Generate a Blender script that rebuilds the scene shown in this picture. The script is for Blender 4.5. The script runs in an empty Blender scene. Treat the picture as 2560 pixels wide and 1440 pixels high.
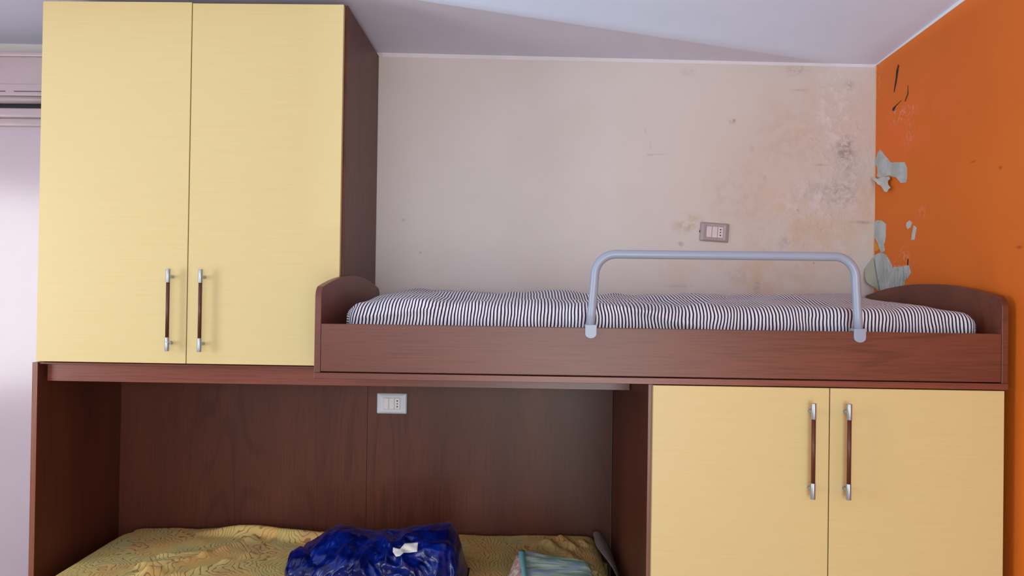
import bpy, bmesh, math, random
from mathutils import Vector, Matrix, noise
random.seed(4)
S = bpy.context.scene
COL = S.collection
PI = math.pi

# ------------------------------------------------------------------ camera
F = 1850.0
EYE = Vector((0, 0, 1.6))
VPX, VPY, ROLL = 1310.0, 735.0, 0.0145
Yc = Vector(((VPX-1280)/F, -(VPY-720)/F, -1.0)).normalized()
Xc = Vector((1, -ROLL, 0)); Xc = (Xc - Xc.dot(Yc)*Yc).normalized()
Zc = Xc.cross(Yc)
RW = Matrix((Xc, Yc, Zc))                      # rows: world axes seen from the camera
cam_d = bpy.data.cameras.new('camera')
cam_d.sensor_width = 36.0
cam_d.lens = F*36.0/2560.0
cam_d.clip_start = 0.05
cam = bpy.data.objects.new('camera', cam_d)
COL.objects.link(cam)
cam.matrix_world = Matrix.Translation(EYE) @ RW.to_4x4()
S.camera = cam

def at(px, py, axis, val):
    d = RW @ Vector(((px-1280)/F, -(py-720)/F, -1.0))
    return EYE + d*((val-EYE[axis])/d[axis])

# ------------------------------------------------------------------ world, lights, exposure
W = bpy.data.worlds.new('world'); S.world = W
W.use_nodes = True
bg = W.node_tree.nodes['Background']
bg.inputs['Color'].default_value = (0.62, 0.75, 1.0, 1)
bg.inputs['Strength'].default_value = 0.6

def area(name, loc, direction, sx, sy, power, color, spread=PI):
    l = bpy.data.lights.new(name, 'AREA')
    l.shape = 'RECTANGLE'; l.size = sx; l.size_y = sy
    l.energy = power; l.color = color; l.spread = spread
    o = bpy.data.objects.new(name, l); COL.objects.link(o)
    o.location = loc
    o.rotation_euler = Vector(direction).to_track_quat('-Z', 'Y').to_euler()
    return o
# daylight through the side window
area('side_window_daylight', (-3.30, 0.83, 1.58), (1, 0, 0), 0.95, 1.30, 41, (0.96, 0.94, 0.90))
# daylight through the balcony door behind the photographer
area('balcony_door_daylight', (0.55, -2.12, 1.15), (0, 1, 0.0), 1.45, 2.15, 66, (0.86, 1.0, 0.98))
# fill lamp added behind, on the left; the opening it shines through is invented
area('added_rear_fill', (-1.2, -2.12, 1.85), (0, 1, 0), 1.6, 0.9, 22, (1.0, 0.88, 0.92))
# sunlit paving outside the side window, throwing light up onto the ceiling
area('sunlit_paving_glow', (-4.9, 1.215, 0.25), (0.35, 0.10, 1), 0.05, 0.05, 290, (0.50, 0.82, 1.0))

S.view_settings.view_transform = 'Standard'
S.view_settings.look = 'None'
S.view_settings.gamma = 1
S.view_settings.use_curve_mapping = False
S.view_settings.exposure = 0.1

# ------------------------------------------------------------------ node helpers
def s2l(c):
    return tuple((v/12.92 if v <= .04045 else ((v+.055)/1.055)**2.4) for v in (x/255.0 for x in c))

class NT:
    def __init__(s, name):
        s.m = bpy.data.materials.new(name); s.m.use_nodes = True
        s.t = s.m.node_tree; s.b = s.t.nodes['Principled BSDF']
    def n(s, typ, **kw):
        nd = s.t.nodes.new(typ)
        for k, v in kw.items(): setattr(nd, k, v)
        return nd
    def put(s, sock, v):
        if v is None: return
        if isinstance(v, bpy.types.NodeSocket): s.t.links.new(v, sock)
        elif isinstance(v, (tuple, list)) and len(v) == 3 and sock.type == 'RGBA': sock.default_value = (*v, 1)
        else: sock.default_value = v
    def math(s, op, a, b=None, c=None, clamp=False):
        nd = s.n('ShaderNodeMath', operation=op); nd.use_clamp = clamp
        s.put(nd.inputs[0], a); s.put(nd.inputs[1], b)
        if c is not None: s.put(nd.inputs[2], c)
        return nd.outputs[0]
    def vm(s, op, a, b=None):
        nd = s.n('ShaderNodeVectorMath', operation=op)
        s.put(nd.inputs[0], a); s.put(nd.inputs[1], b)
        return nd.outputs['Value'] if op in ('LENGTH', 'DISTANCE', 'DOT_PRODUCT') else nd.outputs[0]
    def mix(s, f, a, b, blend='MIX'):
        nd = s.n('ShaderNodeMix', data_type='RGBA', blend_type=blend)
        s.put(nd.inputs[0], f); s.put(nd.inputs[6], a); s.put(nd.inputs[7], b)
        return nd.outputs[2]
    def noise(s, vec, scale, detail=3, rough=.5, dist=0, out=0):
        nd = s.n('ShaderNodeTexNoise')
        s.put(nd.inputs['Vector'], vec); s.put(nd.inputs['Scale'], scale)
        s.put(nd.inputs['Detail'], detail); s.put(nd.inputs['Roughness'], rough); s.put(nd.inputs['Distortion'], dist)
        return nd.outputs[out]
    def ramp(s, f, lo, hi, a=0.0, b=1.0, smooth=True):
        nd = s.n('ShaderNodeMapRange'); nd.interpolation_type = 'SMOOTHSTEP' if smooth else 'LINEAR'
        s.put(nd.inputs[0], f); nd.inputs[1].default_value = lo; nd.inputs[2].default_value = hi
        nd.inputs[3].default_value = a; nd.inputs[4].default_value = b
        return nd.outputs[0]
    def obj(s): return s.n('ShaderNodeTexCoord').outputs['Object']
    def pos(s): return s.n('ShaderNodeNewGeometry').outputs['Position']
    def scale(s, v, sc, loc=(0, 0, 0)):
        nd = s.n('ShaderNodeMapping'); s.put(nd.inputs[0], v)
        nd.inputs['Scale'].default_value = sc; nd.inputs['Location'].default_value = loc
        return nd.outputs[0]
    def bump(s, h, strength=.3, dist=.002):
        nd = s.n('ShaderNodeBump'); nd.inputs['Strength'].default_value = strength
        nd.inputs['Distance'].default_value = dist; s.put(nd.inputs['Height'], h)
        s.t.links.new(nd.outputs[0], s.b.inputs['Normal'])
    def fin(s, color=None, rough=.5, metal=0, spec=.5, **kw):
        s.put(s.b.inputs['Base Color'], color); s.put(s.b.inputs['Roughness'], rough)
        s.b.inputs['Metallic'].default_value = metal
        s.b.inputs['Specular IOR Level'].default_value = spec
        for k, v in kw.items(): s.put(s.b.inputs[k], v)
        return s.m

def plain(name, rgb, rough=.5, metal=0, var=.04, spec=.5):
    t = NT(name)
    n = t.noise(t.obj(), 9, 3)
    c = s2l(rgb)
    col = t.mix(t.ramp(n, .3, .7), tuple(x*(1-var) for x in c), tuple(min(1, x*(1+var)) for x in c))
    return t.fin(col, rough, metal, spec)

def wood(name, grain, dark=(92, 50, 38), light=(128, 76, 58), rough=.38, figure=.7, spec=.5):
    t = NT(name)
    p = t.obj()
    st = {'x': (1, 8, 8), 'z': (8, 8, 1), 'y': (8, 1, 8)}[grain]
    v = t.scale(p, st)
    fine = t.noise(t.scale(p, tuple(k*k/1.4 if k > 1 else 1.0 for k in st)), 6, 4, .6)
    broad = t.noise(v, .6, 2, .5, .15)
    rings = t.math('SINE', t.math('MULTIPLY', t.noise(v, .55, 1.5, .45, .1), 95.0))
    patch = t.ramp(t.noise(t.scale(p, tuple(k*.35 for k in st)), 1.1, 2), .47, .62)
    rg = t.math('MULTIPLY', t.ramp(rings, .45, 1.0), t.math('MULTIPLY', patch, figure*.5))
    c = t.mix(t.ramp(broad, .2, .8), s2l(dark), s2l(light))
    c = t.mix(t.ramp(fine, .42, .70, 0, .55), c, tuple(x*.62 for x in s2l(dark)))
    c = t.mix(rg, c, tuple(x*.55 for x in s2l(dark)))
    t.bump(fine, .05, .0005)
    return t.fin(c, rough, 0, spec)

MAT = {}
MAT['wood_x'] = wood('cherry_laminate_along', 'x', dark=(98, 50, 34), light=(120, 64, 45))
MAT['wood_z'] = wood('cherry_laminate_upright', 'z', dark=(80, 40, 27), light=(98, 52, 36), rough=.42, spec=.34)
MAT['wood_edge'] = wood('cherry_edge_strip', 'x', dark=(106, 54, 40), light=(138, 74, 55), figure=1.1, rough=.33)
MAT['wood_edge_z'] = wood('cherry_edge_strip_upright', 'z', dark=(113, 66, 47), light=(140, 85, 63), rough=.33)
MAT['wood_grip'] = wood('handle_cherry', 'z', dark=(84, 42, 28), light=(102, 54, 36), rough=.4)

t = NT('yellow_laminate')
p = t.obj()
g = t.noise(t.scale(p, (1.2, 8, 40)), 4, 2, .5)
c = t.mix(t.ramp(g, .3, .7), s2l((211, 190, 133)), s2l((212, 193, 137)))
MAT['yellow'] = t.fin(c, .42, 0, .4)

MAT['alu'] = plain('satin_aluminium', (168, 178, 188), .36, .8, .02)
MAT['rail'] = plain('grey_painted_steel', (150, 162, 182), .32, 0, .015)
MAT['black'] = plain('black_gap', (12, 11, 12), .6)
MAT['plate_lilac'] = plain('outlet_plate_greyed', (165, 150, 152), .38, 0, .03)
MAT['plate_white'] = plain('outlet_plate_white', (206, 212, 224), .35, 0, .02)
MAT['module_white'] = plain('outlet_module_white', (222, 222, 226), .4, 0, .02)
MAT['module_pink'] = plain('outlet_module_offwhite', (214, 200, 200), .4, 0, .02)
MAT['pvc'] = plain('white_pvc', (180, 160, 164), .3, 0, .02)
MAT['slot_brown'] = plain('vent_shadow', (92, 62, 66), .6)
MAT['leaf'] = plain('glossy_white_leaf', (190, 173, 182), .2, 0, .01, .55)
MAT['bead'] = plain('corner_bead', (214, 190, 172), .8, 0, .05, .2)
MAT['floor_base'] = plain('floor_tile_base', (165, 160, 158), .4)

# back wall: off white distemper with a broad warm tint, damp stains, mould and flaking near the corner
def stain_tint_mask(t, pos, px, py, rx, ry, power=1.0, axis=1, val=3.05, nz=None):
    c = at(px, py, axis, val)
    k = 3.05/F
    sc = (1/(rx*k), 0, 1/(ry*k)) if axis == 1 else (0, 1/(rx*k), 1/(ry*k))
    d = t.vm('LENGTH', t.vm('MULTIPLY', t.vm('SUBTRACT', pos, tuple(c)), sc))
    m = t.ramp(d, 1.0, .15)
    if nz is not None: m = t.math('MULTIPLY', m, nz)
    return t.math('MULTIPLY', m, power)

t = NT('back_wall_paint')
pos = t.pos()
n1 = t.noise(pos, 3.2, 4, .55); n2 = t.noise(pos, 22, 5, .62); n3 = t.noise(pos, 75, 4, .6)
base = t.mix(t.ramp(n1, .3, .7), s2l((213, 206, 201)), s2l((217, 211, 208)))
blotch = t.ramp(n2, .42, .62); speck = t.ramp(n3, .5, .64); big = t.ramp(t.noise(pos, 7, 4, .6), .4, .6)
def add(col, rgb, lst, nz):
    for (px, py, rx, ry, pw) in lst:
        col = t.mix(stain_tint_mask(t, pos, px, py, rx, ry, pw, nz=nz), col, s2l(rgb))
    return col
c = base
c = t.mix(t.math('MULTIPLY', stain_tint_mask(t, pos, 2060, 470, 620, 480, .6), t.ramp(n1, .25, .6, .55, 1.0)), c, s2l((206, 180, 164)))  # broad warmer tint over the right side of the wall
c = add(c, (208, 178, 146), [(1960, 600, 150, 190, 0.52), (1900, 700, 230, 90, 0.42), (1990, 260, 110, 120, 0.35), (2160, 520, 60, 130, 0.42), (2100, 610, 160, 110, 0.32), (1700, 690, 260, 80, 0.24)], big)
c = add(c, (186, 166, 138), [(1720, 560, 55, 38, 0.68), (1970, 350, 130, 130, 0.26), (1850, 480, 120, 120, 0.30), (2165, 490, 40, 110, 0.45)], blotch)
c = add(c, (222, 208, 206), [(2085, 290, 75, 190, 0.90), (2130, 190, 110, 60, 0.70), (2080, 480, 170, 100, 0.50), (1990, 510, 120, 60, 0.50), (2090, 650, 120, 90, 0.30)], blotch)
c = add(c, (138, 128, 134), [(2113, 372, 30, 44, 0.62), (2113, 380, 50, 60, 0.31), (2118, 440, 46, 90, 0.26), (2050, 478, 110, 45, 0.25), (2105, 490, 70, 45, 0.28), (2123, 212, 16, 20, 0.56), (1990, 175, 45, 22, 0.34), (2070, 156, 60, 10, 0.56), (2160, 556, 50, 8, 0.31), (1892, 716, 14, 34, 0.37), (1840, 690, 40, 40, 0.19)], t.ramp(t.noise(pos, 42, 6, .75, .6), .40, .62))
c = add(c, (140, 122, 118), [(1831, 304, 12, 9, 0.51), (1836, 300, 5, 4, 0.51), (1626, 387, 14, 5, 0.38), (1650, 386, 30, 3, 0.21), (1614, 330, 5, 14, 0.19), (1626, 362, 4, 16, 0.19), (1702, 610, 10, 9, 0.51), (2053, 412, 26, 5, 0.34), (1995, 525, 7, 8, 0.51), (2033, 658, 5, 5, 0.59), (1009, 550, 8, 6, 0.34), (1051, 632, 4, 4, 0.42), (1880, 372, 10, 12, 0.21), (1912, 447, 8, 10, 0.26), (1720, 180, 30, 12, 0.17), (1996, 225, 34, 5, 0.26), (1960, 605, 22, 18, 0.26), (2160, 556, 44, 5, 0.34), (1700, 715, 60, 6, 0.17)], t.ramp(n3, .3, .55))
rough_zone = t.math('ADD', stain_tint_mask(t, pos, 2090, 400, 140, 330, 1.0), stain_tint_mask(t, pos, 1990, 600, 190, 170, .6), clamp=True)
vor = t.n('ShaderNodeTexVoronoi'); vor.feature = 'DISTANCE_TO_EDGE'; vor.inputs['Scale'].default_value = 34
t.put(vor.inputs['Vector'], t.vm('ADD', pos, t.vm('MULTIPLY', t.noise(pos, 16, 3, .6, 0, 1), (.09, .09, .09))))
flk = t.math('MULTIPLY', t.math('ADD', t.math('MULTIPLY', t.ramp(vor.outputs['Distance'], 0, .10), .45), t.math('ADD', t.math('MULTIPLY', n3, 1.6), t.math('MULTIPLY', n2, 2.0))), t.math('MULTIPLY', rough_zone, t.ramp(n2, .4, .6)))
t.bump(t.math('ADD', flk, t.math('MULTIPLY', n3, .08)), .42, .0022)
MAT['wall_back'] = t.fin(c, .85, 0, .2)

# orange wall
t = NT('orange_wall_paint')
pos = t.pos()
n1 = t.noise(pos, 2.2, 3); n3 = t.noise(pos, 60, 4, .6); n2 = t.noise(pos, 13, 4, .6)
c = t.mix(t.ramp(n1, .3, .7), s2l((222, 110, 31)), s2l((228, 117, 34)))
def spot(px, py, ry, rz, pw, nz): return stain_tint_mask(t, pos, px, py, ry, rz, pw, axis=0, val=1.43, nz=nz)
c = t.mix(spot(2215, 330, 420, 130, .8, t.ramp(n2, .45, .5)), c, s2l((238, 112, 48)))
for a in [(2252, 285, 95, 28, .8), (2240, 675, 120, 36, .75), (2262, 640, 30, 40, .7), (2305, 530, 30, 22, .45), (2194, 200, 40, 90, .5), (2270, 330, 40, 60, .35), (2283, 346, 18, 10, .6)]:
    c = t.mix(spot(*a, t.ramp(n3, .5, .6)), c, s2l((232, 150, 122)))
for a in [(2433, 404, 14, 3, .45), (2501, 419, 9, 5, .5), (2548, 618, 12, 5, .5)]:
    c = t.mix(spot(*a, t.ramp(n3, .2, .4)), c, s2l((120, 45, 20)))
t.bump(t.math('ADD', n3, t.math('MULTIPLY', n2, .6)), .25, .003)
MAT['wall_orange'] = t.fin(c, .55, 0, .3)

MAT['ceiling'] = plain('ceiling_paint', (220, 221, 236), .9, 0, .012, .2)
MAT['wall_side'] = plain('side_wall_paint', (214, 214, 220), .85, 0, .015, .2)
MAT['margin'] = plain('white_cutting_in_line', (226, 222, 228), .8, 0, .03, .2)

t = NT('bare_plaster')
pos = t.pos()
n1 = t.noise(pos, 14, 4, .6); n2 = t.noise(t.scale(pos, (1, 30, 8)), 2.2, 4, .65)
c = t.mix(t.ramp(n1, .35, .65), s2l((176, 184, 180)), s2l((198, 204, 204)))
sx = t.n('ShaderNodeSeparateXYZ'); t.put(sx.inputs[0], pos)
low = t.ramp(sx.outputs[2], 1.76, 1.70, .08, .6)
c = t.mix(t.math('MULTIPLY', t.ramp(n2, .5, .66), low), c, s2l((112, 122, 120)))
t.bump(t.math('MULTIPLY', n2, low), .4, .002)
MAT['plaster'] = t.fin(c, .9, 0, .2)
MAT['flake_white'] = plain('paint_flake_back', (198, 200, 196), .8, 0, .05)
MAT['flake_green'] = plain('paint_flake_greenish_back', (164, 164, 148), .8, 0, .07)
MAT['yellow_scrap'] = plain('old_yellow_paint', (226, 150, 50), .7)
MAT['crack'] = plain('dark_crack', (46, 40, 34), .9)

# striped sheet
t = NT('navy_striped_cotton')
uv = t.n('ShaderNodeUVMap'); uv.uv_map = 'UVMap'
sep = t.n('ShaderNodeSeparateXYZ'); t.put(sep.inputs[0], uv.outputs[0])
wob = t.math('MULTIPLY', t.math('SUBTRACT', t.noise(t.obj(), 30, 2), .5), .0030)
u = t.math('ADD', sep.outputs[0], wob)
tri = t.math('PINGPONG', t.math('DIVIDE', u, .0102), .5)
msk = t.ramp(tri, .195, .25)
c = t.mix(msk, s2l((30, 36, 64)), s2l((228, 222, 228)))
wv = t.noise(t.scale(t.obj(), (900, 900, 300)), 1, 2)
t.bump(wv, .15, .0004)
MAT['sheet'] = t.fin(c, .85, 0, .2, **{'Sheen Weight': .1})

# bedspread
t = NT('yellow_swirl_quilt')
p = t.obj()
sx = t.n('ShaderNodeSeparateXYZ'); t.put(sx.inputs[0], p)
wa = t.math('MULTIPLY', t.noise(p, 5.5, 0, .5), 14.0)
wb = t.math('MULTIPLY', t.noise(t.scale(p, (1, 1, 1), (5, 3, 0)), 20, 1, .5), 3.6)
h = t.math('ADD', t.math('ADD', t.math('MULTIPLY', sx.outputs[0], 50.0), t.math('MULTIPLY', sx.outputs[1], 14.0)), t.math('ADD', wa, wb))
ln = t.math('PINGPONG', h, .5)
line = t.ramp(ln, .13, .05)
zone = t.ramp(t.noise(p, 6, 1), .40, .50)
tone = t.noise(p, 5.5, 3)
c = t.mix(t.ramp(tone, .35, .65), s2l((214, 176, 106)), s2l((204, 184, 116)))
c = t.mix(t.math('MULTIPLY', t.ramp(t.noise(p, 6.5, 2, .5, 0), .56, .68), .45), c, s2l((196, 148, 112)))
c = t.mix(t.math('MULTIPLY', t.ramp(t.noise(t.scale(p, (1, 1, 1), (4, 2, 0)), 5.5, 2), .56, .68), .5), c, s2l((178, 184, 130)))
lc = t.mix(t.ramp(t.noise(p, 5.5, 1), .47, .53), s2l((160, 70, 46)), s2l((120, 82, 42)))
c = t.mix(t.math('MULTIPLY', line, t.math('ADD', t.math('MULTIPLY', zone, .45), .28)), c, lc)
weave = t.noise(p, 260, 2)
t.bump(t.math('ADD', t.math('MULTIPLY', ln, .8), t.math('MULTIPLY', weave, .5)), .35, .0025)
MAT['quilt'] = t.fin(c, .9, 0, .15)
MAT['quilt_lining'] = plain('quilt_lining', (128, 112, 106), .9, 0, .08)

t = NT('blue_plastic_film')
n = t.noise(t.scale(t.obj(), (1, 1, 2)), 14, 4, .6, .8)
c = t.mix(t.ramp(n, .35, .7), s2l((1, 10, 68)), s2l((2, 31, 122)))
t.bump(n, .3, .008)
MAT['bag'] = t.fin(c, .2, 0, .32)
MAT['sticker'] = plain('white_paper_label', (214, 214, 212), .7, 0, .06)

t = NT('green_print_cotton')
p = t.obj()
st = t.noise(t.scale(p, (4, 16, 10)), 3, 3, .6, .6)
c = t.mix(t.ramp(st, .38, .62), s2l((124, 160, 140)), s2l((190, 212, 196)))
c = t.mix(t.ramp(t.noise(t.scale(p, (4, 10, 6), (3, 1, 0)), 2.4, 2), .5, .62), c, s2l((150, 176, 200)))
MAT['towel'] = t.fin(c, .9, 0, .15)
t = NT('pink_print_cotton')
p = t.obj()
st = t.noise(t.scale(p, (5, 12, 30)), 3, 3, .6, .8)
c = t.mix(t.ramp(st, .42, .55), s2l((206, 196, 186)), s2l((190, 140, 138)))
c = t.mix(t.ramp(t.noise(t.scale(p, (5, 9, 20), (3, 1, 0)), 3, 2), .55, .65), c, s2l((176, 186, 150)))
MAT['towel_pink'] = t.fin(c, .9, 0, .15)
MAT['towel_band'] = plain('teal_hem', (110, 178, 178), .9)

# ------------------------------------------------------------------ mesh helpers
def new_obj(name, me, mat, parent=None):
    o = bpy.data.objects.new(name, me); COL.objects.link(o)
    mats = mat if isinstance(mat, (list, tuple)) else [mat]
    for m in mats: me.materials.append(MAT[m])
    if parent is not None:
        base = Vector((0, 0, 0)); q = parent
        while q is not None:
            base += q.location; q = q.parent
        me.transform(Matrix.Translation(-base))
        o.parent = parent
    return o

def obj(name, bm, mat, parent=None, smooth=False, origin=None):
    bm.normal_update()
    bmesh.ops.recalc_face_normals(bm, faces=bm.faces)
    me = bpy.data.meshes.new(name)
    if smooth:
        for f in bm.faces: f.smooth = True
    bm.to_mesh(me); bm.free()
    o = new_obj(name, me, mat, parent)
    if parent is None and origin is not None:
        me.transform(Matrix.Translation(-Vector(origin))); o.location = origin
    return o

def thing(name, label, cat, loc, group=None):
    o = bpy.data.objects.new(name, None); COL.objects.link(o)
    o.location = loc; o.empty_display_size = .1
    o['label'] = label; o['category'] = cat
    if group: o['group'] = group
    return o
def tag(o, label, cat, group=None):
    o['label'] = label; o['category'] = cat
    if group: o['group'] = group
    return o
def struct(o): o['kind'] = 'structure'; return o

def box(bm, x0, x1, y0, y1, z0, z1, bev=0.0, seg=2, mi=0):
    r = bmesh.ops.create_cube(bm, size=1)
    vs = r['verts']
    for v in vs:
        v.co = Vector(((x0+x1)/2+v.co.x*(x1-x0), (y0+y1)/2+v.co.y*(y1-y0), (z0+z1)/2+v.co.z*(z1-z0)))
    fs = {f for v in vs for f in v.link_faces}
    for f in fs: f.material_index = mi
    if bev > 0:
        es = {e for v in vs for e in v.link_edges}
        bmesh.ops.bevel(bm, geom=list(es), offset=bev, segments=seg, affect='EDGES', profile=.5, material=mi)
    return bm
def B(*a, **k): return box(bmesh.new(), *a, **k)

def prism(bm, pts, vec, bev=0.0):
    """pts: 3D outline; extruded by vec"""
    vs = [bm.verts.new(p) for p in pts]
    f = bm.faces.new(vs)
    r = bmesh.ops.extrude_face_region(bm, geom=[f])
    nv = [g for g in r['geom'] if isinstance(g, bmesh.types.BMVert)]
    for v in nv: v.co += Vector(vec)
    if bev > 0:
        front = [e for v in nv for e in v.link_edges if all(w in nv for w in e.verts)]
        bmesh.ops.bevel(bm, geom=list(set(front)), offset=bev, segments=2, affect='EDGES')
    return bm

def tube(bm, pts, r, seg=20, cap=True):
    rings = []
    pts = [Vector(p) for p in pts]
    up = Vector((0, 1, 0))
    for i, p in enumerate(pts):
        a = pts[max(0, i-1)]; b = pts[min(len(pts)-1, i+1)]
        d = (b-a).normalized()
        u = up if abs(d.dot(up)) < .9 else Vector((0, 0, 1))
        s = d.cross(u).normalized(); w = s.cross(d)
        rings.append([bm.verts.new(p + (s*math.cos(k*2*PI/seg) + w*math.sin(k*2*PI/seg))*r) for k in range(seg)])
    for a, b in zip(rings, rings[1:]):
        for k in range(seg):
            f = bm.faces.new((a[k], a[(k+1) % seg], b[(k+1) % seg], b[k])); f.smooth = True
    if cap:
        bm.faces.new(rings[0][::-1]); bm.faces.new(rings[-1])
    return bm

def auto_bevel(o, w=.0015, seg=2):
    m = o.modifiers.new('bevel', 'BEVEL'); m.width = w; m.segments = seg; m.limit_method = 'ANGLE'
    return o

# ------------------------------------------------------------------ room shell
XL, XR, YB, YF = -3.2, 1.43, 3.05, -2.0
def ceil_z(x, y): return 2.5825 - 0.0148*x + 0.055*(YB-y)
struct(obj('floor', B(XL-.2, XR+.2, YF-.2, YB+.2, -.1, 0), 'floor_base'))
# ceiling slab, very slightly out of level
bm = bmesh.new()
cs = [(XL-.2, YF-.2), (XR+.2, YF-.2), (XR+.2, YB+.2), (XL-.2, YB+.2)]
prism(bm, [(x, y, ceil_z(x, y)) for x, y in cs], (0, 0, .2))
struct(obj('ceiling', bm, 'ceiling'))
struct(obj('wall_back', B(XL-.2, XR+.2, YB, YB+.2, -.1, 3.1), 'wall_back'))
wall_right = struct(obj('wall_right', B(XR, XR+.2, YF-.2, YB+.001, -.1, 3.1), 'wall_orange'))
# left wall with its window opening
WY0, WY1, WZ0, WZ1 = 0.25, 1.72, 0.83, 2.25
bm = bmesh.new()
box(bm, XL-.12, XL, YF-.2, WY0, -.1, 3.1); box(bm, XL-.12, XL, WY1, YB+.001, -.1, 3.1)
box(bm, XL-.12, XL, WY0, WY1, -.1, WZ0); box(bm, XL-.12, XL, WY0, WY1, WZ1, 3.1)
struct(obj('wall_left', bm, 'wall_side'))
bm = bmesh.new()
box(bm, XL-.2, -2.05, YF-.12, YF, -.1, 3.1); box(bm, -2.05, -.35, YF-.12, YF, -.1, 1.37); box(bm, -2.05, -.35, YF-.12, YF, 2.33, 3.1); box(bm, -.35, -.2, YF-.12, YF, -.1, 3.1); box(bm, 1.3, XR+.2, YF-.12, YF, -.1, 3.1); box(bm, -.2, 1.3, YF-.12, YF, 2.25, 3.1)
struct(obj('wall_front', bm, 'wall_side'))

# white cutting-in margins along the ceiling
def margin(name, pts, vec): return struct(obj(name, prism(bmesh.new(), pts, vec), 'margin'))
a, b = YB, 1.2
margin('trim_1', [(XR, a, ceil_z(XR, a)), (XR, b, ceil_z(XR, b)), (XR, b, 2.5565+.043*(a-b)), (XR, a, 2.5565)], (-.0015, 0, 0))
margin('trim_2', [(-.60, YB, ceil_z(-.6, YB)), (XR, YB, ceil_z(XR, YB)), (XR, YB, ceil_z(XR, YB)-.012), (-.60, YB, ceil_z(-.6, YB)-.018)], (0, -.0012, 0))
# white painted corner bead between the two walls
struct(obj('trim_3', prism(bmesh.new(), [(XR, YB, 1.4), (XR-.0045, YB, 1.4), (XR-.0045, YB, 2.556), (XR, YB, 2.556)], (0, -.0025, 0)), 'bead'))

# ------------------------------------------------------------------ bare plaster, cracks and flakes on the orange wall
def crop1(pts): return [(2050+x/2.1176, 120+y/2.1176) for x, y in pts]
def jag(pts, n=5, amp=1.2, seed=1):
    rnd = random.Random(seed); out = []
    for i, p in enumerate(pts):
        q = pts[(i+1) % len(pts)]
        for k in range(n):
            f = k/n
            out.append((p[0]+(q[0]-p[0])*f + (rnd.uniform(-amp, amp) if k else 0), p[1]+(q[1]-p[1])*f + (rnd.uniform(-amp, amp) if k else 0)))
    return out
def wall_patch(name, pts, mat, th=.0016, label=None, seed=1, amp=.9):
    pts = jag(pts, 5, amp, seed)
    w = []
    for x, y in pts:
        v = at(x, y, 0, XR); v.y = min(v.y, YB-.004); w.append(v)
    o = obj(name, prism(bmesh.new(), w, (-th, 0, 0)), mat, wall_right)
    if label: o['label'] = label
    return o
wall_patch('bare_plaster_patch', crop1([(318,535),(345,570),(375,605),(450,605),(462,640),(460,690),(455,712),(430,715),(405,685),(365,675),(330,690),(303,680),(305,640),(292,600),(305,560)]), 'plaster', label='bare grey plaster where orange paint has fallen off, upper patch', seed=1)
wall_patch('bare_plaster_patch', crop1([(288,925),(300,912),(325,912),(350,932),(348,1000),(338,1040),(342,1075),(325,1085),(312,1050),(288,1000)]), 'plaster', label='bare grey plaster beside the corner above the loft bed', seed=2)
wall_patch('bare_plaster_patch', crop1([(325,1080),(350,1095),(370,1130),(385,1162),(440,1155),(468,1150),(482,1190),(450,1235),(440,1275),(380,1300),(318,1310),(300,1220),(283,1100)]), 'plaster', label='largest bare grey plaster patch just above the bed end panel', seed=3)
wall_patch('bare_plaster_patch', crop1([(460,925),(475,912),(488,925),(478,950),(465,960),(457,940)]), 'flake_white', label='small round bare spot', seed=4, amp=.4)
wall_patch('bare_plaster_patch', crop1([(497,938),(511,948),(500,1015),(484,1017)]), 'plaster', label='narrow upright sliver of bare plaster', seed=5, amp=.4)
wall_patch('old_paint_scrap', crop1([(288,1005),(298,1030),(315,1065),(300,1075),(288,1080)]), 'yellow_scrap', th=.0022, label='scrap of old yellow paint', seed=6, amp=.5)
wall_patch('paint_crack', crop1([(415,86),(419,95),(411,150),(403,195),(394,235),(393,225),(401,170),(406,120)]), 'crack', seed=7, amp=.3)
wall_patch('paint_crack', crop1([(467,198),(468,242),(452,284),(451,281),(465,241)]), 'crack', seed=8, amp=.25)
wall_patch('paint_crack', crop1([(433,277),(403,308),(391,334),(384,328),(388,316),(408,299)]), 'crack', seed=9, amp=.25)
wall_patch('paint_crack', crop1([(466,1115),(469,1118),(467,1152),(463,1150)]), 'crack', seed=10, amp=.15)

def flake(name, rows, mat, label):
    """rows: list of rows of (px, py, distance off the orange wall)"""
    bm = bmesh.new(); g = []
    for r in rows:
        g.append([bm.verts.new(at(px, py, 0, XR-off)) for px, py, off in r])
    for r0, r1 in zip(g, g[1:]):
        for k in range(len(r0)-1):
            bm.faces.new((r0[k], r0[k+1], r1[k+1], r1[k]))
    o = obj(name, bm, mat, wall_right, smooth=True)
    sd = o.modifiers.new('sub', 'SUBSURF'); sd.levels = 1; sd.render_levels = 2
    so = o.modifiers.new('thick', 'SOLIDIFY'); so.thickness = .0014; so.offset = 0
    o['label'] = label
    return o
bm = bmesh.new()
ol = [(2179, 447, .022), (2186, 444, .016), (2193, 447, .010), (2201, 445, .006), (2207, 442, .004), (2215, 443, .004), (2223, 441, .010), (2225, 447, .014), (2219, 453, .014), (2220, 461, .014), (2226, 469, .018), (2220, 474, .020), (2217, 480, .024), (2211, 479, .026), (2207, 472, .022), (2203, 465, .018), (2195, 461, .018), (2190, 455, .020)]
cv = bm.verts.new(at(2207, 455, 0, XR-.010))
ov = [bm.verts.new(at(px, py, 0, XR-off)) for px, py, off in ol]
for k in range(len(ov)): bm.faces.new((cv, ov[k], ov[(k+1) % len(ov)]))
o = obj('curled_paint_flake', bm, 'flake_white', wall_right)
o['label'] = 'white curled paint flake hanging below the upper plaster patch'
so = o.modifiers.new('thick', 'SOLIDIFY'); so.thickness = .0014; so.offset = 0
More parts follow.
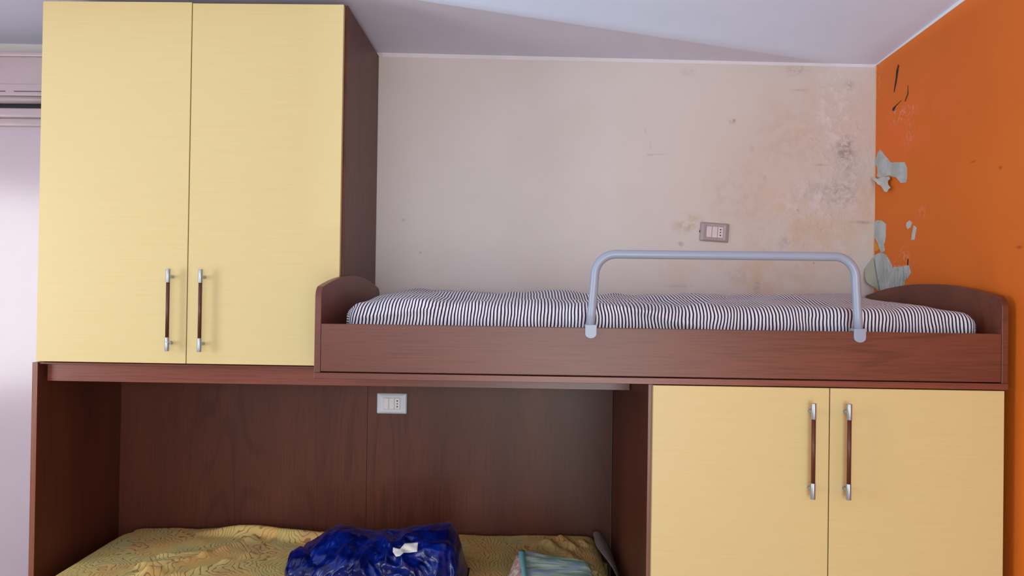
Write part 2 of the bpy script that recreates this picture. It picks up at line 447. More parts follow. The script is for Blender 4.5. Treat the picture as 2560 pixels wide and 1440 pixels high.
flake('curled_paint_flake', [
    [(2176, 646, .012), (2180, 643, .008), (2184, 645, .004)],
    [(2164, 656, .030), (2174, 652, .018), (2186, 660, .004)],
    [(2160, 672, .040), (2174, 674, .026), (2190, 682, .004)],
    [(2161, 690, .045), (2175, 694, .028), (2194, 703, .004)],
    [(2166, 706, .046), (2181, 711, .030), (2198, 722, .004)],
    [(2170, 709, .040), (2193, 721, .020), (2201, 735, .004)]],
    'flake_green', 'large grey green paint flake curled away over the corner')

# ------------------------------------------------------------------ window with roller shutter box, left of the wardrobe
YW = 3.05
def wz(py, y): return at(50, py, 1, y).z
w1 = struct(thing('window_1', '', '', (-2.6, 3.05, 0)))
del w1['label']; del w1['category']
X0, X1 = -3.1, -1.70
yb = 2.90
bm = bmesh.new()
zt, zb = wz(141, yb), wz(232, yb)
box(bm, X0, X1, yb, YB, zb, zt, .004)
obj('shutter_box', bm, 'pvc', w1)
obj('box_moulding', B(X0, X1, yb-.018, YB, zt-.004, wz(133, yb), .004), 'pvc', w1)
obj('box_lower_lip', B(X0, X1, yb-.005, YB, wz(232, yb)-.012, wz(210, yb), .003), 'pvc', w1)
bm = bmesh.new()
for xa, xb in ((-2.9, -2.067), (-2.033, -1.74)):
    px0 = xa + .0
    box(bm, xa, xb, yb-.0062, yb, wz(230.2, yb), wz(228.2, yb))
o = obj('vent_slot', bm, 'slot_brown', w1)
# rounded drip rail below
bm = bmesh.new()
zc = wz(247, yb); rr = (wz(237, yb)-wz(257, yb))/2
tube(bm, [(X0, yb+rr, zc), (X1, yb+rr, zc)], rr, 24)
obj('shutter_roll_rail', bm, 'pvc', w1)
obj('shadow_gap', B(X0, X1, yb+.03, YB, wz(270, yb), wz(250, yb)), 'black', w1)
bm = bmesh.new()
box(bm, X0, X1, yb+.01, YB, wz(292, yb), wz(268, yb), .006, 3)
box(bm, X0, X1, yb+.025, YB, wz(312, yb), wz(292, yb)+.001, .005, 3)
obj('window_frame', bm, 'pvc', w1)
bm = bmesh.new()
nx = 40
ys = []
g = []
for i in range(nx+1):
    x = X0 + (X1-X0)*i/nx
    y = yb + .045 + .004*math.sin(x*9.0)
    g.append((bm.verts.new((x, y, 0.02)), bm.verts.new((x, y, wz(308, yb)))))
for a, b in zip(g, g[1:]): bm.faces.new((a[0], b[0], b[1], a[1]))
r = bmesh.ops.extrude_face_region(bm, geom=bm.faces[:])
for v in r['geom']:
    if isinstance(v, bmesh.types.BMVert): v.co.y += .03
obj('closed_leaf', bm, 'leaf', w1, smooth=False)
for f in w1.children[-1].data.polygons: f.use_smooth = abs(f.normal.y) > .9

# ------------------------------------------------------------------ handles
def add_handle(door, x, y, z0, z1):
    """bar handle standing off the door face at y; aluminium ends and stand-offs, wooden grip"""
    r, so = .0071, .030
    yc = y - so
    e = .046
    for za, zb_, zp in ((z0, z0+e, z0+.026), (z1-e, z1, z1-.026)):
        bm = bmesh.new()
        tube(bm, [(x, yc, za), (x, yc, zb_)], r, 20)
        tube(bm, [(x, yc, zp), (x, y+.0005, zp)], .0058, 16)
        h = obj('handle_mount', bm, 'alu', door)
        auto_bevel(h, .0008)
    g = obj('handle_grip', tube(bmesh.new(), [(x, yc, z0+e-.001), (x, yc, z1-e+.001)], r-.0011, 20), 'wood_grip', door)
    g['label'] = 'cherry wood grip'
    return h

# ------------------------------------------------------------------ upper left wardrobe unit
YD = 2.486
CX0, CX1 = -1.652, -.6145
CZ0, CZ1 = 1.345, 2.5755
tw = thing('wall_wardrobe', 'tall yellow two-door wardrobe unit reaching up to the ceiling', 'wardrobe', ((CX0+CX1)/2, 2.77, CZ0))
def panel(name, mat, par, *b, bev=.0012):
    return obj(name, B(*b, bev=bev), mat, par)
panel('side_panel', 'wood_z', tw, CX1-.018, CX1, YD+.0205, 3.045, CZ0, CZ1)
panel('side_panel', 'wood_z', tw, CX0, CX0+.018, YD+.0205, 3.045, CZ0, CZ1)
panel('top_panel', 'wood_x', tw, CX0+.018, CX1-.018, YD+.0205, 3.045, CZ1-.018, CZ1-.001)
panel('bottom_panel', 'wood_x', tw, CX0+.018, CX1-.018, YD+.0205, 3.045, CZ0, CZ0+.018)
panel('rear_panel', 'wood_z', tw, CX0+.018, CX1-.018, 3.030, 3.040, CZ0+.018, CZ1-.018)
XM = -1.1395
d1 = panel('door', 'yellow', tw, CX0, XM-.0016, YD, YD+.019, CZ0+.003, CZ1-.0015)
d2 = panel('door', 'yellow', tw, XM+.0016, CX1-.009, YD, YD+.019, CZ0+.003, CZ1-.0050)
add_handle(d1, -1.191, YD, 1.392, 1.667)
add_handle(d2, -1.082, YD, 1.391, 1.667)
for q in tw.children:
    pass

# string knotted round the lower end of the left handle
pts = []
c0 = Vector((-1.184, YD-.030, 1.419))
for i in range(26):
    a = i/25*2*PI*1.15
    pts.append(c0 + Vector((.0065*math.cos(a), -.008 + .010*math.sin(a*1.0), -.006*math.sin(a)+.004*math.cos(2*a))))
pts.append(c0 + Vector((.009, -.010, -.012)))
tag(obj('string_loop', tube(bmesh.new(), pts, .0008, 8), 'sticker', origin=c0), 'short white thread knotted on the foot of the left wardrobe handle', 'string')

# ------------------------------------------------------------------ lower left surround: side panel, fascia, lining
sr = thing('bed_alcove_surround', 'cherry wood bridge surround framing the alcove over the lower bed', 'furniture', (-.65, 2.8, 0))
sp = panel('side_panel', 'wood_z', sr, -1.672, -1.654, 2.500, 3.045, 0, 1.343)
panel('side_edge_strip', 'wood_edge_z', sr, -1.6722, -1.6538, 2.4975, 2.5005, 0, 1.343, bev=.0006)
panel('top_board', 'wood_x', sr, -1.654, -.62, 2.505, 3.045, 1.337, 1.3435)
panel('fascia', 'wood_edge', sr, -1.642, .3655, 2.532, 2.550, 1.2765, 1.3375)
bk = bmesh.new()
box(bk, -1.654, -.6345, 3.026, 3.045, 0, 1.336, .0008)
box(bk, -.6335, .366, 3.026, 3.045, 0, 1.336, .0008)
obj('lining_panel', bk, 'wood_z', sr)

# ------------------------------------------------------------------ loft bed
BX0, BX1, BY0, BY1 = -.6140, 1.404, 2.166, 3.044
BZ0 = 1.3425
lb = thing('loft_bed', 'cherry wood loft bed with curved end panels and grey guard rail', 'bed', (.4, 2.6, BZ0))
def end_outline(x):
    pts = []
    yf, ym = BY0, 2.605
    zk = 1.578
    pts.append((x, yf, BZ0+.0185)); pts.append((x, yf, zk))
    # tight corner
    for i in range(1, 9):
        a = i/8*math.radians(64)
        pts.append((x, yf + .040*(1-math.cos(a)), zk + .040*math.sin(a)))
    y0, z0 = pts[-1][1], pts[-1][2]
    zp = 1.655
    n = 24
    for i in range(1, n+1):
        f = i/n
        y = y0 + (ym-y0)*f
        pts.append((x, y, z0 + (zp-z0)*(1-(1-f)**2.0)))
    return pts + [(x, 2*ym-p[1], p[2]) for p in reversed(pts[:-1])]
for xa in (BX0, BX1-.0185):
    o = obj('end_panel', prism(bmesh.new(), end_outline(xa), (.0185, 0, 0)), 'wood_x', lb)
    auto_bevel(o, .0012)
panel('base_board', 'wood_edge', lb, BX0, BX1, BY0-.001, BY1, BZ0, BZ0+.018, bev=.001)
panel('front_board', 'wood_x', lb, BX0+.0195, BX1-.0195, BY0+.001, BY0+.020, BZ0+.0215, 1.504)
panel('rear_board', 'wood_x', lb, BX0+.0195, BX1-.0195, BY1-.018, BY1, BZ0+.0185, 1.49)
# guard rail
gy = BY0+.008
pts = []
xl, xr, xlt, xrt, ztop, zbot = .1965, .9755, .2115, .9630, 1.7205, 1.512
R = .062
def lean(x0, x1, z): return x0 + (x1-x0)*(z-zbot)/(ztop-zbot)
for z in (zbot-.01, 1.55, 1.60, 1.64, ztop-R): pts.append((lean(xl, xlt, z), gy, z))
cxl = pts[-1][0]+R
for i in range(1, 13):
    a = PI - i/12*PI/2
    pts.append((cxl + R*math.cos(a), gy, ztop-R + R*math.sin(a)))
cxr = lean(xr, xrt, ztop-R)-R
for i in range(0, 13):
    a = PI/2 - i/12*PI/2
    pts.append((cxr + R*math.cos(a), gy, ztop-R + R*math.sin(a) + .0015))
for z in (1.64, 1.60, 1.55, zbot-.01): pts.append((lean(xr, xrt, z), gy, z))
gr = obj('guard_rail', tube(bmesh.new(), pts, .0128, 28), 'rail', lb)
for xc in (xl, xr):
    o2 = []
    w = .0170
    zt_, zb_ = 1.5135, 1.487
    for i in range(13):
        a = PI + i/12*PI
        o2.append((xc + w*math.cos(a), BY0-.0065, zb_ + .014*math.sin(a)))
    o2 += [(xc+w, BY0-.0065, zt_), (xc-w, BY0-.0065, zt_)]
    bm = prism(bmesh.new(), o2, (0, .0078, 0))
    box(bm, xc-w+.0002, xc+w-.0002, BY0-.0060, BY0+.024, 1.5045, zt_-.0002)
    o = obj('rail_bracket', bm, 'rail', gr); auto_bevel(o, .0015)
    o['label'] = 'rounded grey clamp plate'

# ------------------------------------------------------------------ mattress with striped sheet (on the loft bed)
MX0, MX1, MY0, MY1, MZ0, MZ1 = -.545, 1.365, 2.232, 3.02, 1.362, 1.588
def fbm(x, y, z, s): return noise.noise(Vector((x*s, y*s, z*s)))
def ridge(x, v, x0, v0, x1, v1, w):
    """bump along the segment, in a flat (x, v) chart"""
    dx, dv = x1-x0, v1-v0
    L2 = dx*dx+dv*dv
    f = ((x-x0)*dx+(v-v0)*dv)/L2
    if f < -.25 or f > 1.25: return 0
    fc = min(1, max(0, f))
    d = math.hypot(x-(x0+fc*dx), v-(v0+fc*dv))
    return math.exp(-(d/w)**2)*(1 if 0 <= f <= 1 else max(0, 1-abs(f-fc)*4))
def top_profile(px):
    P = [(865, 770), (890, 748), (930, 733), (960, 727), (1010, 724), (1080, 727), (1110, 733), (1180, 735), (1290, 735), (1330, 730), (1370, 731), (1410, 737), (1500, 741), (1590, 745), (1640, 742), (1720, 744), (1800, 745), (1900, 744), (2000, 740), (2080, 736), (2150, 738), (2230, 741), (2300, 744), (2380, 751), (2430, 765), (2450, 790)]
    if px <= P[0][0]: return P[0][1]
    for a, b in zip(P, P[1:]):
        if px <= b[0]: return a[1]+(b[1]-a[1])*(px-a[0])/(b[0]-a[0])
    return P[-1][1]
bm = bmesh.new()
uvl = bm.loops.layers.uv.new('UVMap')
NX, NV = 420, 96
rad = .046
Hh = MZ1-MZ0; D = MY1-MY0
def cross(v):  # perimeter position -> (y, z) on the sharp box: up the front, over the top, down the back
    if v < Hh: return MY0, MZ0+v
    if v < Hh+D: return MY0+(v-Hh), MZ1
    return MY1, MZ1-(v-Hh-D)
per = 2*Hh+D
vs_param = []
for j in range(NV+1):
    f = j/NV
    vs_param.append(per*(f**1.35) if f < 1 else per)
grid = []; uvs = []
for i in range(-10, NX+11):
    row = []; ru = []
    if i < 0: x = MX0; drop = -i/10*Hh
    elif i > NX: x = MX1; drop = (i-NX)/10*Hh
    else: x = MX0+(MX1-MX0)*i/NX; drop = 0
    for v in vs_param:
        y, z = cross(v)
        z2 = z-drop*((z-MZ0)/Hh) if drop else z
        p = Vector((x, y, z2))
        lo = Vector((MX0+rad, MY0+rad, MZ0)); hi = Vector((MX1-rad, MY1-rad, MZ1-rad))
        q = Vector((min(max(p.x, lo.x), hi.x), min(max(p.y, lo.y), hi.y), min(max(p.z, lo.z), hi.z)))
        d = p-q
        if d.length > rad and d.length > 0: p = q + d.normalized()*rad
        db = max(0.0, min(1.0, (p.z-MZ0-.10)/.12))
        p.z -= db*(.020*max(0, 1-(x-MX0)/.17)**1.6 + .024*max(0, 1-(MX1-x)/.15)**1.6)*(1 if 0 <= i <= NX else 1)
        # undulating top, raised a little towards the back
        px = 1310 + p.x*F/2.6
        tz = (p.y-MY0)/D
        topness = max(0.0, min(1.0, (p.z-(MZ1-.06))/.06))
        und = .016*fbm(x, p.y*.8, 0, 5.5) + .010*fbm(x+9, p.y*.7, 0, 12) + .012*math.exp(-((x+.34)/.09)**2-((p.y-2.36)/.12)**2) + .009*math.exp(-((x-.10)/.07)**2-((p.y-2.5)/.2)**2) - .010*math.exp(-((x-.38)/.10)**2-((p.y-2.45)/.2)**2) + .006*math.exp(-((x-1.05)/.2)**2-((p.y-2.8)/.3)**2)
        ts = min(1, max(0, tz*1.7)); ts = ts*ts*(3-2*ts)
        p.z += topness*(-.013 + .028*ts + und)
        zz = (p.z-1.49)/.10
        if p.y < MY0+.06:
            wr = 0
            wr += .006*ridge(x, zz, .29, .80, .58, .05, .045)
            wr += .005*ridge(x, zz, .23, .95, .40, .60, .05)
            wr += .007*ridge(x, zz, -.33, .95, -.25, .75, .05)
            wr += .005*ridge(x, zz, -.47, .35, -.30, .62, .05)
            wr += .004*ridge(x, zz, 1.29, .9, 1.35, .1, .05)
            wr += .0035*fbm(x*1.0, 0, zz*.05, 12)
            p.y -= wr*2.0
            p.x += .004*fbm(x*1.0, 3, zz*.12, 16)
        row.append(bm.verts.new(p))
        # stripes lean slightly
        lean_u = (-.017*max(0, 1-(x-MX0)/.80) + .014*max(0, 1-(MX1-x)/.25))*max(0, min(1.3, zz))
        base_u = x
        if i < 0: base_u = MX0+drop
        if i > NX: base_u = MX1-drop
        end_g = .012*math.exp(-((x-MX0)/.03)**2) - .012*math.exp(-((MX1-x)/.03)**2)
        wob = .0036*fbm(x, 1, zz*.10, 7) + .0014*fbm(x, 7, zz*.16, 20)
        wob += .006*ridge(x, zz, .29, .80, .58, .05, .09)
        ru.append((base_u+lean_u+wob+end_g*zz, v))
    grid.append(row); uvs.append(ru)
for a in range(len(grid)-1):
    for b in range(NV):
        f = bm.faces.new((grid[a][b], grid[a+1][b], grid[a+1][b+1], grid[a][b+1]))
        f.smooth = True
        for lp, (ii, jj) in zip(f.loops, ((a, b), (a+1, b), (a+1, b+1), (a, b+1))):
            lp[uvl].uv = uvs[ii][jj]
mt = obj('mattress', bm, 'sheet', origin=(.41, 2.63, MZ0), smooth=True)
tag(mt, 'thin mattress in navy and white striped fitted sheet on the loft bed', 'mattress')

# ------------------------------------------------------------------ base cabinet under the loft bed
RX0, RX1 = .3695, 1.392
RZ1 = 1.3405
rc = thing('base_cabinet', 'low yellow two-door cabinet under the right half of the loft bed', 'cabinet', (.88, 2.6, 0))
panel('side_panel', 'wood_z', rc, RX0, RX0+.018, 2.184, 3.044, 0, RZ1)
panel('side_edge_strip', 'wood_edge_z', rc, RX0-.0003, RX0+.0183, 2.1815, 2.1845, 0, RZ1, bev=.0006)
panel('side_panel', 'wood_z', rc, RX1-.018, RX1-.002, 2.186, 3.044, 0, RZ1)
panel('top_panel', 'wood_x', rc, RX0+.018, RX1-.018, 2.19, 3.044, RZ1-.018, RZ1-.001)
panel('rear_panel', 'wood_z', rc, RX0+.018, RX1-.018, 3.02, 3.03, .1, RZ1-.018)
panel('plinth', 'wood_x', rc, RX0+.018, RX1-.018, 2.24, 2.258, 0, .08)
YR = 2.163
rd1 = panel('door', 'yellow', rc, .3805, .8895, YR, YR+.0185, .085, RZ1-.001)
rd2 = panel('door', 'yellow', rc, .8925, RX1, YR, YR+.0185, .085, RZ1-.001)
add_handle(rd1, .8336, YR, 1.0255, 1.2993)
add_handle(rd2, .9350, YR, 1.0255, 1.2993)

# ------------------------------------------------------------------ electrical outlets
def outlet(name, cx, y, cz, w, h, rot, mats, label):
    o = thing(name, label, 'outlet', (cx, y, cz))
    bm = bmesh.new()
    d = .010
    # bevelled cover plate: frustum ring with a recessed opening
    def ringv(hw, hh, yy, r=.004, ox=0):
        out = []
        for sx, sz, a0 in ((1, 1, 0), (-1, 1, 90), (-1, -1, 180), (1, -1, 270)):
            for k in range(5):
                a = math.radians(a0+k*22.5)
                out.append(bm.verts.new((cx+ox+sx*(hw-r)+r*math.cos(a), yy, cz+sz*(hh-r)+r*math.sin(a))))
        return out
    hw, hh = w/2, h/2
    ow, oh = .0345, .0235
    rs = [ringv(hw, hh, y, .005), ringv(hw, hh, y-.004, .005), ringv(hw-.004, hh-.003, y-.0085, .005),
          ringv(ow+.010, oh+.009, y-d-.002, .004), ringv(ow, oh, y-d-.0005, .001), ringv(ow, oh, y-d+.004, .001)]
    for a, b in zip(rs, rs[1:]):
        n = len(a)
        for k in range(n):
            f = bm.faces.new((a[k], a[(k+1) % n], b[(k+1) % n], b[k])); f.smooth = False
    bm.faces.new(rs[-1]); bm.faces.new(rs[0][::-1])
    parts = [obj('cover_plate', bm, mats[0], o)]
    mw = 2*ow/3
    for k in range(3):
        xa = cx-ow+k*mw
        b2 = B(xa+.0007, xa+mw-.0007, y-d-.0022, y-.004, cz-oh+.0008, cz+oh-.0008, bev=.0008)
        if k == 0:
            box(b2, xa+.003, xa+mw-.003, y-d-.0030, y-d-.001, cz-oh+.005, cz-oh+.012, .0004)
        m = obj(('switch_rocker', 'blank_module', 'socket_module')[k], b2, mats[1], o)
        parts.append(m)
        if k == 2:
            b3 = bmesh.new()
            for zz in (-.0125, 0, .0125):
                rr_ = .0030 if zz else .0024
                tube(b3, [(xa+mw/2, y-d-.0026, cz+zz+(0.0012 if zz > 0 else -.0012 if zz < 0 else 0)), (xa+mw/2, y-d-.0015, cz+zz)], rr_, 12)
                if zz: tube(b3, [(xa+mw/2, y-d-.0026, cz+zz-(.0016 if zz > 0 else -.0016)), (xa+mw/2, y-d-.0015, cz+zz-(.0016 if zz > 0 else -.0016))], .0023, 12)
            obj('socket_hole', b3, 'black', m)
    o.rotation_euler = (0, rot, 0)
    return o
out1 = outlet('wall_outlet', .7765, 3.0495, 1.8643, .118, .078, math.radians(3.4), ('plate_lilac', 'module_pink'), 'greyish lilac wall outlet tilted on the stained wall above the guard rail')
obj('box_gap', B(.7765-.0605, .7765-.0585, 3.044, 3.0492, 1.8600, 1.8690), 'black', out1)
outlet('wall_outlet', -.5335, 3.0255, 1.1445, .122, .083, 0, ('plate_white', 'module_white'), 'white wall outlet on the dark wood lining under the loft bed')

# ------------------------------------------------------------------ lower bed
QZ = .632
bedf = thing('single_bed', 'low bed standing in the alcove beneath the yellow quilt', 'bed', (-.65, 2.5, 0))
bm = bmesh.new()
box(bm, -1.60, .30, 2.10, 2.98, .18, .32, .006)
obj('bed_frame', bm, 'wood_x', bedf)
for x in (-1.55, .25):
    for y in (2.15, 2.93):
        obj('leg', B(x-.025, x+.025, y-.025, y+.025, 0, .18, bev=.003), 'wood_z', bedf)
obj('lower_mattress', B(-1.585, .285, 2.11, 2.965, .322, .60, bev=.05, seg=5), 'sticker', bedf, smooth=True)

QX0, QX1, QY0, QY1 = -1.600, .312, 2.08, 2.990
bm = bmesh.new()
NXq, NYq = 380, 150
def quilt_z(x, y):
    z = QZ
    z += .005*fbm(x, y, 0, 4) + .002*fbm(x, y, 5, 11) + .0011*fbm(x, y, 9, 30)
    # long pleat along the back
    yr = 2.925 - .10*max(0, (x+1.05))/.45 if x > -1.05 else 2.925
    k = max(0, min(1, (x+1.30)/.18))*max(0, min(1, (-.55-x)/.12))
    dd = y-yr
    z += k*.034*(math.exp(-(dd/.022)**2) if dd < 0 else math.exp(-(dd/.060)**2))
    # diagonal creases
    for (x0, y0, x1, y1, a, w) in ((-1.27, 2.44, -1.03, 2.86, .020, .013), (-1.20, 2.42, -.98, 2.70, .013, .012), (-1.32, 2.55, -1.20, 2.62, .015, .014), (-1.30, 2.66, -1.16, 2.72, .010, .013), (-1.00, 2.70, -.95, 2.88, .010, .012),
                                   (-1.36, 2.42, -1.22, 2.50, .013, .013), (.10, 2.90, .26, 2.60, .012, .02), (.16, 2.95, .20, 2.83, .016, .016), (.24, 2.92, .25, 2.86, .012, .013)):
        z += .85*a*ridge(x, y, x0, y0, x1, y1, w)*(1+.8*fbm(x, y, 3, 22))
    return z
rd = .055
gq = []
for i in range(NXq+1):
    u = i/NXq
    s = -.40 + (QX1-QX0+.80)*u      # arc position, hanging .40 at both ends
    row = []
    for j in range(NYq+1):
        v = j/NYq
        tpos = -.30 + (QY1-QY0+.42)*v
        x, dz1 = s, 0
        L = QX1-QX0
        def fold(s_, L_, r_):
            if s_ < r_:
                a = (r_-s_)/r_
                if a < PI/2: return r_-r_*math.sin(a), r_*(1-math.cos(a))
                return 0, r_+(a-PI/2)*r_
            if s_ > L_-r_:
                a = (s_-(L_-r_))/r_
                if a < PI/2: return L_-r_+r_*math.sin(a), r_*(1-math.cos(a))
                return L_, r_+(a-PI/2)*r_
            return s_, 0
        fx, dzx = fold(s, L, rd)
        fy, dzy = fold(tpos, QY1-QY0, .018)
        X = QX0+fx; Y = QY0+fy
        # the back left corner is rounded
        dz = max(dzx, dzy) if min(dzx, dzy) > 0 else dzx+dzy
        z = quilt_z(X, Y)*1.0 - min(dz, .44)
        if dzx > rd: X += (.010*math.sin(Y*38)+.006*math.sin(Y*71))*(1 if s > L/2 else .0) + (.0 if s > L/2 else .0)
        if s > L/2 and dzx > 0:
            X += .03*min(1, dzx/.3)
        if dzy > .018 and tpos < .2: Y += .012*math.sin(X*30)
        cx_, cy_ = QX0+.10, QY1-.10
        if X < cx_ and Y > cy_:
            dv = Vector((X-cx_, Y-cy_)); m_ = max(abs(dv.x), abs(dv.y))
            if dv.length > .0001:
                f_ = m_/dv.length
                X, Y = cx_+dv.x*f_, cy_+dv.y*f_
        row.append(bm.verts.new((X, min(Y, 3.018), z)))
    gq.append(row)
for a in range(NXq):
    for b in range(NYq):
        bm.faces.new((gq[a][b], gq[a+1][b], gq[a+1][b+1], gq[a][b+1]))
ql = obj('quilt', bm, 'quilt', origin=(-.65, 2.5, QZ), smooth=True)
tag(ql, 'yellow quilt with red and green swirling lines spread over the lower bed', 'quilt')
# turned back corner showing the lining
bm = bmesh.new()
P = [[(1480, 1331, .640), (1488, 1326, .650), (1496, 1325, .650)],
     [(1486, 1344, .642), (1496, 1340, .652), (1507, 1340, .642)],
     [(1487, 1362, .640), (1503, 1356, .650), (1519, 1358, .634)],
     [(1503, 1382, .638), (1516, 1376, .646), (1529, 1378, .622)],
     [(1526, 1408, .636), (1534, 1404, .636), (1538, 1405, .610)],
     [(1542, 1436, .630), (1546, 1436, .620), (1549, 1440, .596)],
     [(1556, 1466, .620), (1558, 1470, .604), (1559, 1474, .580)]]
g = [[bm.verts.new(at(px, py, 2, z)) for px, py, z in r] for r in P]
for r0, r1 in zip(g, g[1:]):
    for k in range(2): bm.faces.new((r0[k], r0[k+1], r1[k+1], r1[k]))
o = obj('turned_edge', bm, 'quilt_lining', ql, smooth=True)
o['label'] = 'plain dull mauve lining turned out at the corner'
sd = o.modifiers.new('sub', 'SUBSURF'); sd.levels = 2; sd.render_levels = 2
so = o.modifiers.new('thick', 'SOLIDIFY'); so.thickness = .003

# ------------------------------------------------------------------ blue plastic bag
def interp(P, x):
    if x <= P[0][0]: return P[0][1]
    for a, b in zip(P, P[1:]):
        if x <= b[0]:
            f = (x-a[0])/(b[0]-a[0]); f = f*f*(3-2*f)*.6+f*.4
            return a[1]+(b[1]-a[1])*f
    return P[-1][1]
def crumple(p, s, a):
    q = p*s
    w = Vector((noise.noise(q*.7+Vector((3, 1, 7))), noise.noise(q*.7+Vector((8, 2, 1))), noise.noise(q*.7+Vector((1, 9, 4)))))
    q2 = q + w*1.1
    r = 0; am = 1
    for k in range(3):
        r += am*(1-2*abs(noise.noise(q2))); q2 = q2*2.1; am *= .5
    return a*(r-.9)
bag = thing('plastic_bag', 'crumpled shiny dark blue plastic bag lying on the yellow quilt', 'bag', (-.50, 2.50, QZ))
def bag_body(name, Y0, prof, depth_f, depth_b, zbase, seed, nu=200, nv=90, par=bag, am=.020):
    bm = bmesh.new()
    xs = [at(px, py, 1, Y0).x for px, py in prof]; zs = [at(px, py, 1, Y0).z for px, py in prof]
    PR = list(zip(xs, zs))
    g = []
    for i in range(nu+1):
        u = i/nu
        x = xs[0]+(xs[-1]-xs[0])*u
        edge = min(1, math.sin(PI*u)*2.2)**.6 if 0 < u < 1 else 0
        zt = interp(PR, x)
        row = []
        for j in range(nv+1):
            a = PI*j/nv
            dep = depth_f if a < PI/2 else depth_b
            y = Y0 - math.cos(a)*dep*(.35+.65*edge)
            hh = max(0, math.sin(a))**.62
            z = zbase+(zt-zbase)*hh
            p = Vector((x, y, z))
            side = math.sin(a)
            d = crumple(p+Vector((seed, 0, 0)), 7.0, am)
            nrm = Vector((0, -math.cos(a), math.sin(a)))
            k = 1-.75*max(0, (side-.8)/.2)
            p += nrm*d*k*(.4+.6*edge)
            p.x += .5*crumple(p+Vector((seed, 5, 0)), 6.0, am)*edge*(1-side*.7)
            row.append(bm.verts.new((p.x, p.y, max(p.z, zbase))))
        g.append(row)
    for a, b in zip(g, g[1:]):
        for j in range(nv): bm.faces.new((a[j], b[j], b[j+1], a[j+1]))
    # closed underside
    for a, b in zip(g, g[1:]): bm.faces.new((a[nv], b[nv], b[0], a[0]))
    bm.faces.new(g[0]); bm.faces.new(g[-1][::-1])
    return obj(name, bm, 'bag', par, smooth=True)
bag_body('bag_body', 2.56, [(750, 1420), (758, 1385), (765, 1358), (790, 1348), (822, 1326), (850, 1320), (880, 1321), (905, 1330), (935, 1334), (965, 1330), (1000, 1326), (1030, 1314), (1060, 1312), (1100, 1313), (1125, 1309), (1140, 1330), (1152, 1365), (1160, 1400), (1168, 1425), (1172, 1470)],
         .20, .10, QZ+.004, 0.0)
bag_body('bag_handle', 2.47, [(722, 1450), (723, 1400), (728, 1378), (745, 1372), (770, 1372), (800, 1385), (830, 1410), (850, 1440)], .10, .06, QZ+.004, 4.0, nu=90, nv=50, am=.014)
bm = bmesh.new()
LP = [[(983, 1368), (1000, 1372), (1012, 1358), (1028, 1357), (1045, 1356)],
      [(982, 1380), (998, 1382), (1010, 1371), (1026, 1370), (1044, 1367)],
      [(990, 1392), (999, 1390), (1010, 1381), (1026, 1381), (1043, 1379)]]
LABEL_ROWS = LP
bagbody = bag.children[0]

# ------------------------------------------------------------------ folded cotton cloth
cl = thing('folded_cloth', 'folded pale green printed cloth lying right of the blue bag', 'cloth', (.09, 2.42, QZ))
def slab(bm, pts_bot, h, mi=0):
    pass
A = at(1300, 1377, 2, .700); Bp = at(1474, 1402, 2, .690); 
# quad stack: corners on the top surface
tl, tr = A, Bp
bl = Vector((tl.x-.005, tl.y-.30, .690)); br = Vector((tr.x+.005, tr.y-.28, .682))
bm = bmesh.new()
N, M_ = 60, 40
def cloth_point(u, v, k):
    # u across, v front to back, k layer perimeter 0..1 (top to bottom through the rounded back fold)
    p = (bl*(1-u)+br*u)*(1-v)+(tl*(1-u)+tr*u)*v
    return p
rows = []
for i in range(N+1):
    u = i/N
    row = []
    # top, from front to back, round fold, then bottom
    for j in range(M_+1):
        v = j/M_
        p = cloth_point(u, v, 0)
        e = min(1, min(u, 1-u)*14)**.5
        z = p.z + .004*fbm(p.x, p.y, 1, 14) + .0035*math.sin(p.y*60+p.x*12)*.5 - (1-e)*.012
        row.append(Vector((p.x, p.y, z)))
    back = row[-1]; zb = QZ+.006
    hgt = back.z-zb
    for j in range(1, 13):
        a = PI*j/12
        row.append(Vector((back.x, back.y+hgt*.42*math.sin(a), zb+hgt*(.5+.5*math.cos(a)))))
    fr = row[0]
    row.append(Vector((fr.x, fr.y, zb)))
    rows.append([bm.verts.new(p) for p in row])
for a, b in zip(rows, rows[1:]):
    n = len(a)
    for j in range(n): bm.faces.new((a[j], b[j], b[(j+1) % n], a[(j+1) % n]))
bm.faces.new(rows[0]); bm.faces.new(rows[-1][::-1])
obj('cloth_stack', bm, 'towel', cl, smooth=True)
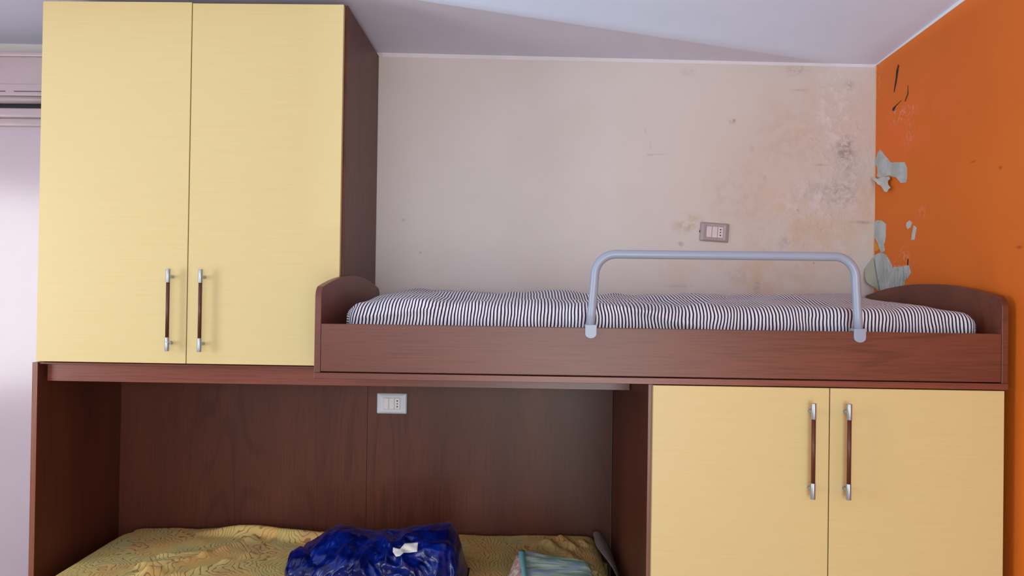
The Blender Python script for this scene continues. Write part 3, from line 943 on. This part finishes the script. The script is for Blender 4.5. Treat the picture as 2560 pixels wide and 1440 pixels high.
# pink printed flap on the left side with a teal hem
def strip(name, mat, L, R, nrow=16):
    bm = bmesh.new()
    g = []
    for i in range(nrow+1):
        f = i/nrow
        g.append([bm.verts.new(L[0]*(1-f)+L[1]*f), bm.verts.new(((L[0]+R[0])/2)*(1-f)+((L[1]+R[1])/2)*f + Vector((0, 0, .003))), bm.verts.new(R[0]*(1-f)+R[1]*f)])
    for a, b in zip(g, g[1:]):
        for k in range(2): bm.faces.new((a[k], a[k+1], b[k+1], b[k]))
    o = obj(name, bm, mat, cl, smooth=True)
    so = o.modifiers.new('thick', 'SOLIDIFY'); so.thickness = .004; so.offset = 1
    return o
p0 = at(1293, 1388, 2, .698); p1 = at(1306, 1392, 2, .703)
q0 = at(1262, 1470, 2, .650); q1 = at(1313, 1470, 2, .700)
strip('printed_flap', 'towel_pink', (p0, q0), (p1, q1))
e0 = at(1296, 1379, 2, .702); e1 = at(1311, 1379, 2, .703); e2 = at(1311, 1470, 2, .704); e3 = at(1320, 1470, 2, .704)
strip('hem', 'towel_band', (e0, e2), (e1, e3))

# ------------------------------------------------------------------ paper label stuck on the bag: dropped onto its surface
from mathutils.bvhtree import BVHTree
me = bagbody.data
off = bag.location
bvh = BVHTree.FromPolygons([v.co+off for v in me.vertices], [list(p.vertices) for p in me.polygons])
rows_ = []
bm = bmesh.new()
NU, NVv = 16, 8
def lerp_row(r, u):
    k = u*(len(r)-1); i = min(int(k), len(r)-2); f = k-i
    return (r[i][0]*(1-f)+r[i+1][0]*f, r[i][1]*(1-f)+r[i+1][1]*f)
for i in range(NU+1):
    col_ = [lerp_row(r, i/NU) for r in LP]
    rr2 = []
    for j in range(NVv+1):
        px, py = lerp_row(col_, j/NVv)
        d = (at(px, py, 1, 2.5)-EYE).normalized()
        hit, nr, idx, dist = bvh.ray_cast(EYE, d)
        if hit is None: hit = at(px, py, 1, 2.4)
        if nr is not None and nr.y > 0: nr = -nr
        rr2.append(bm.verts.new(hit - d*.003))
    rows_.append(rr2)
for a, b in zip(rows_, rows_[1:]):
    for j in range(NVv): bm.faces.new((a[j], b[j], b[j+1], a[j+1]))
o = obj('paper_label', bm, 'sticker', bag, smooth=True)
o['label'] = 'creased white paper label'
so = o.modifiers.new('thick', 'SOLIDIFY'); so.thickness = .0008
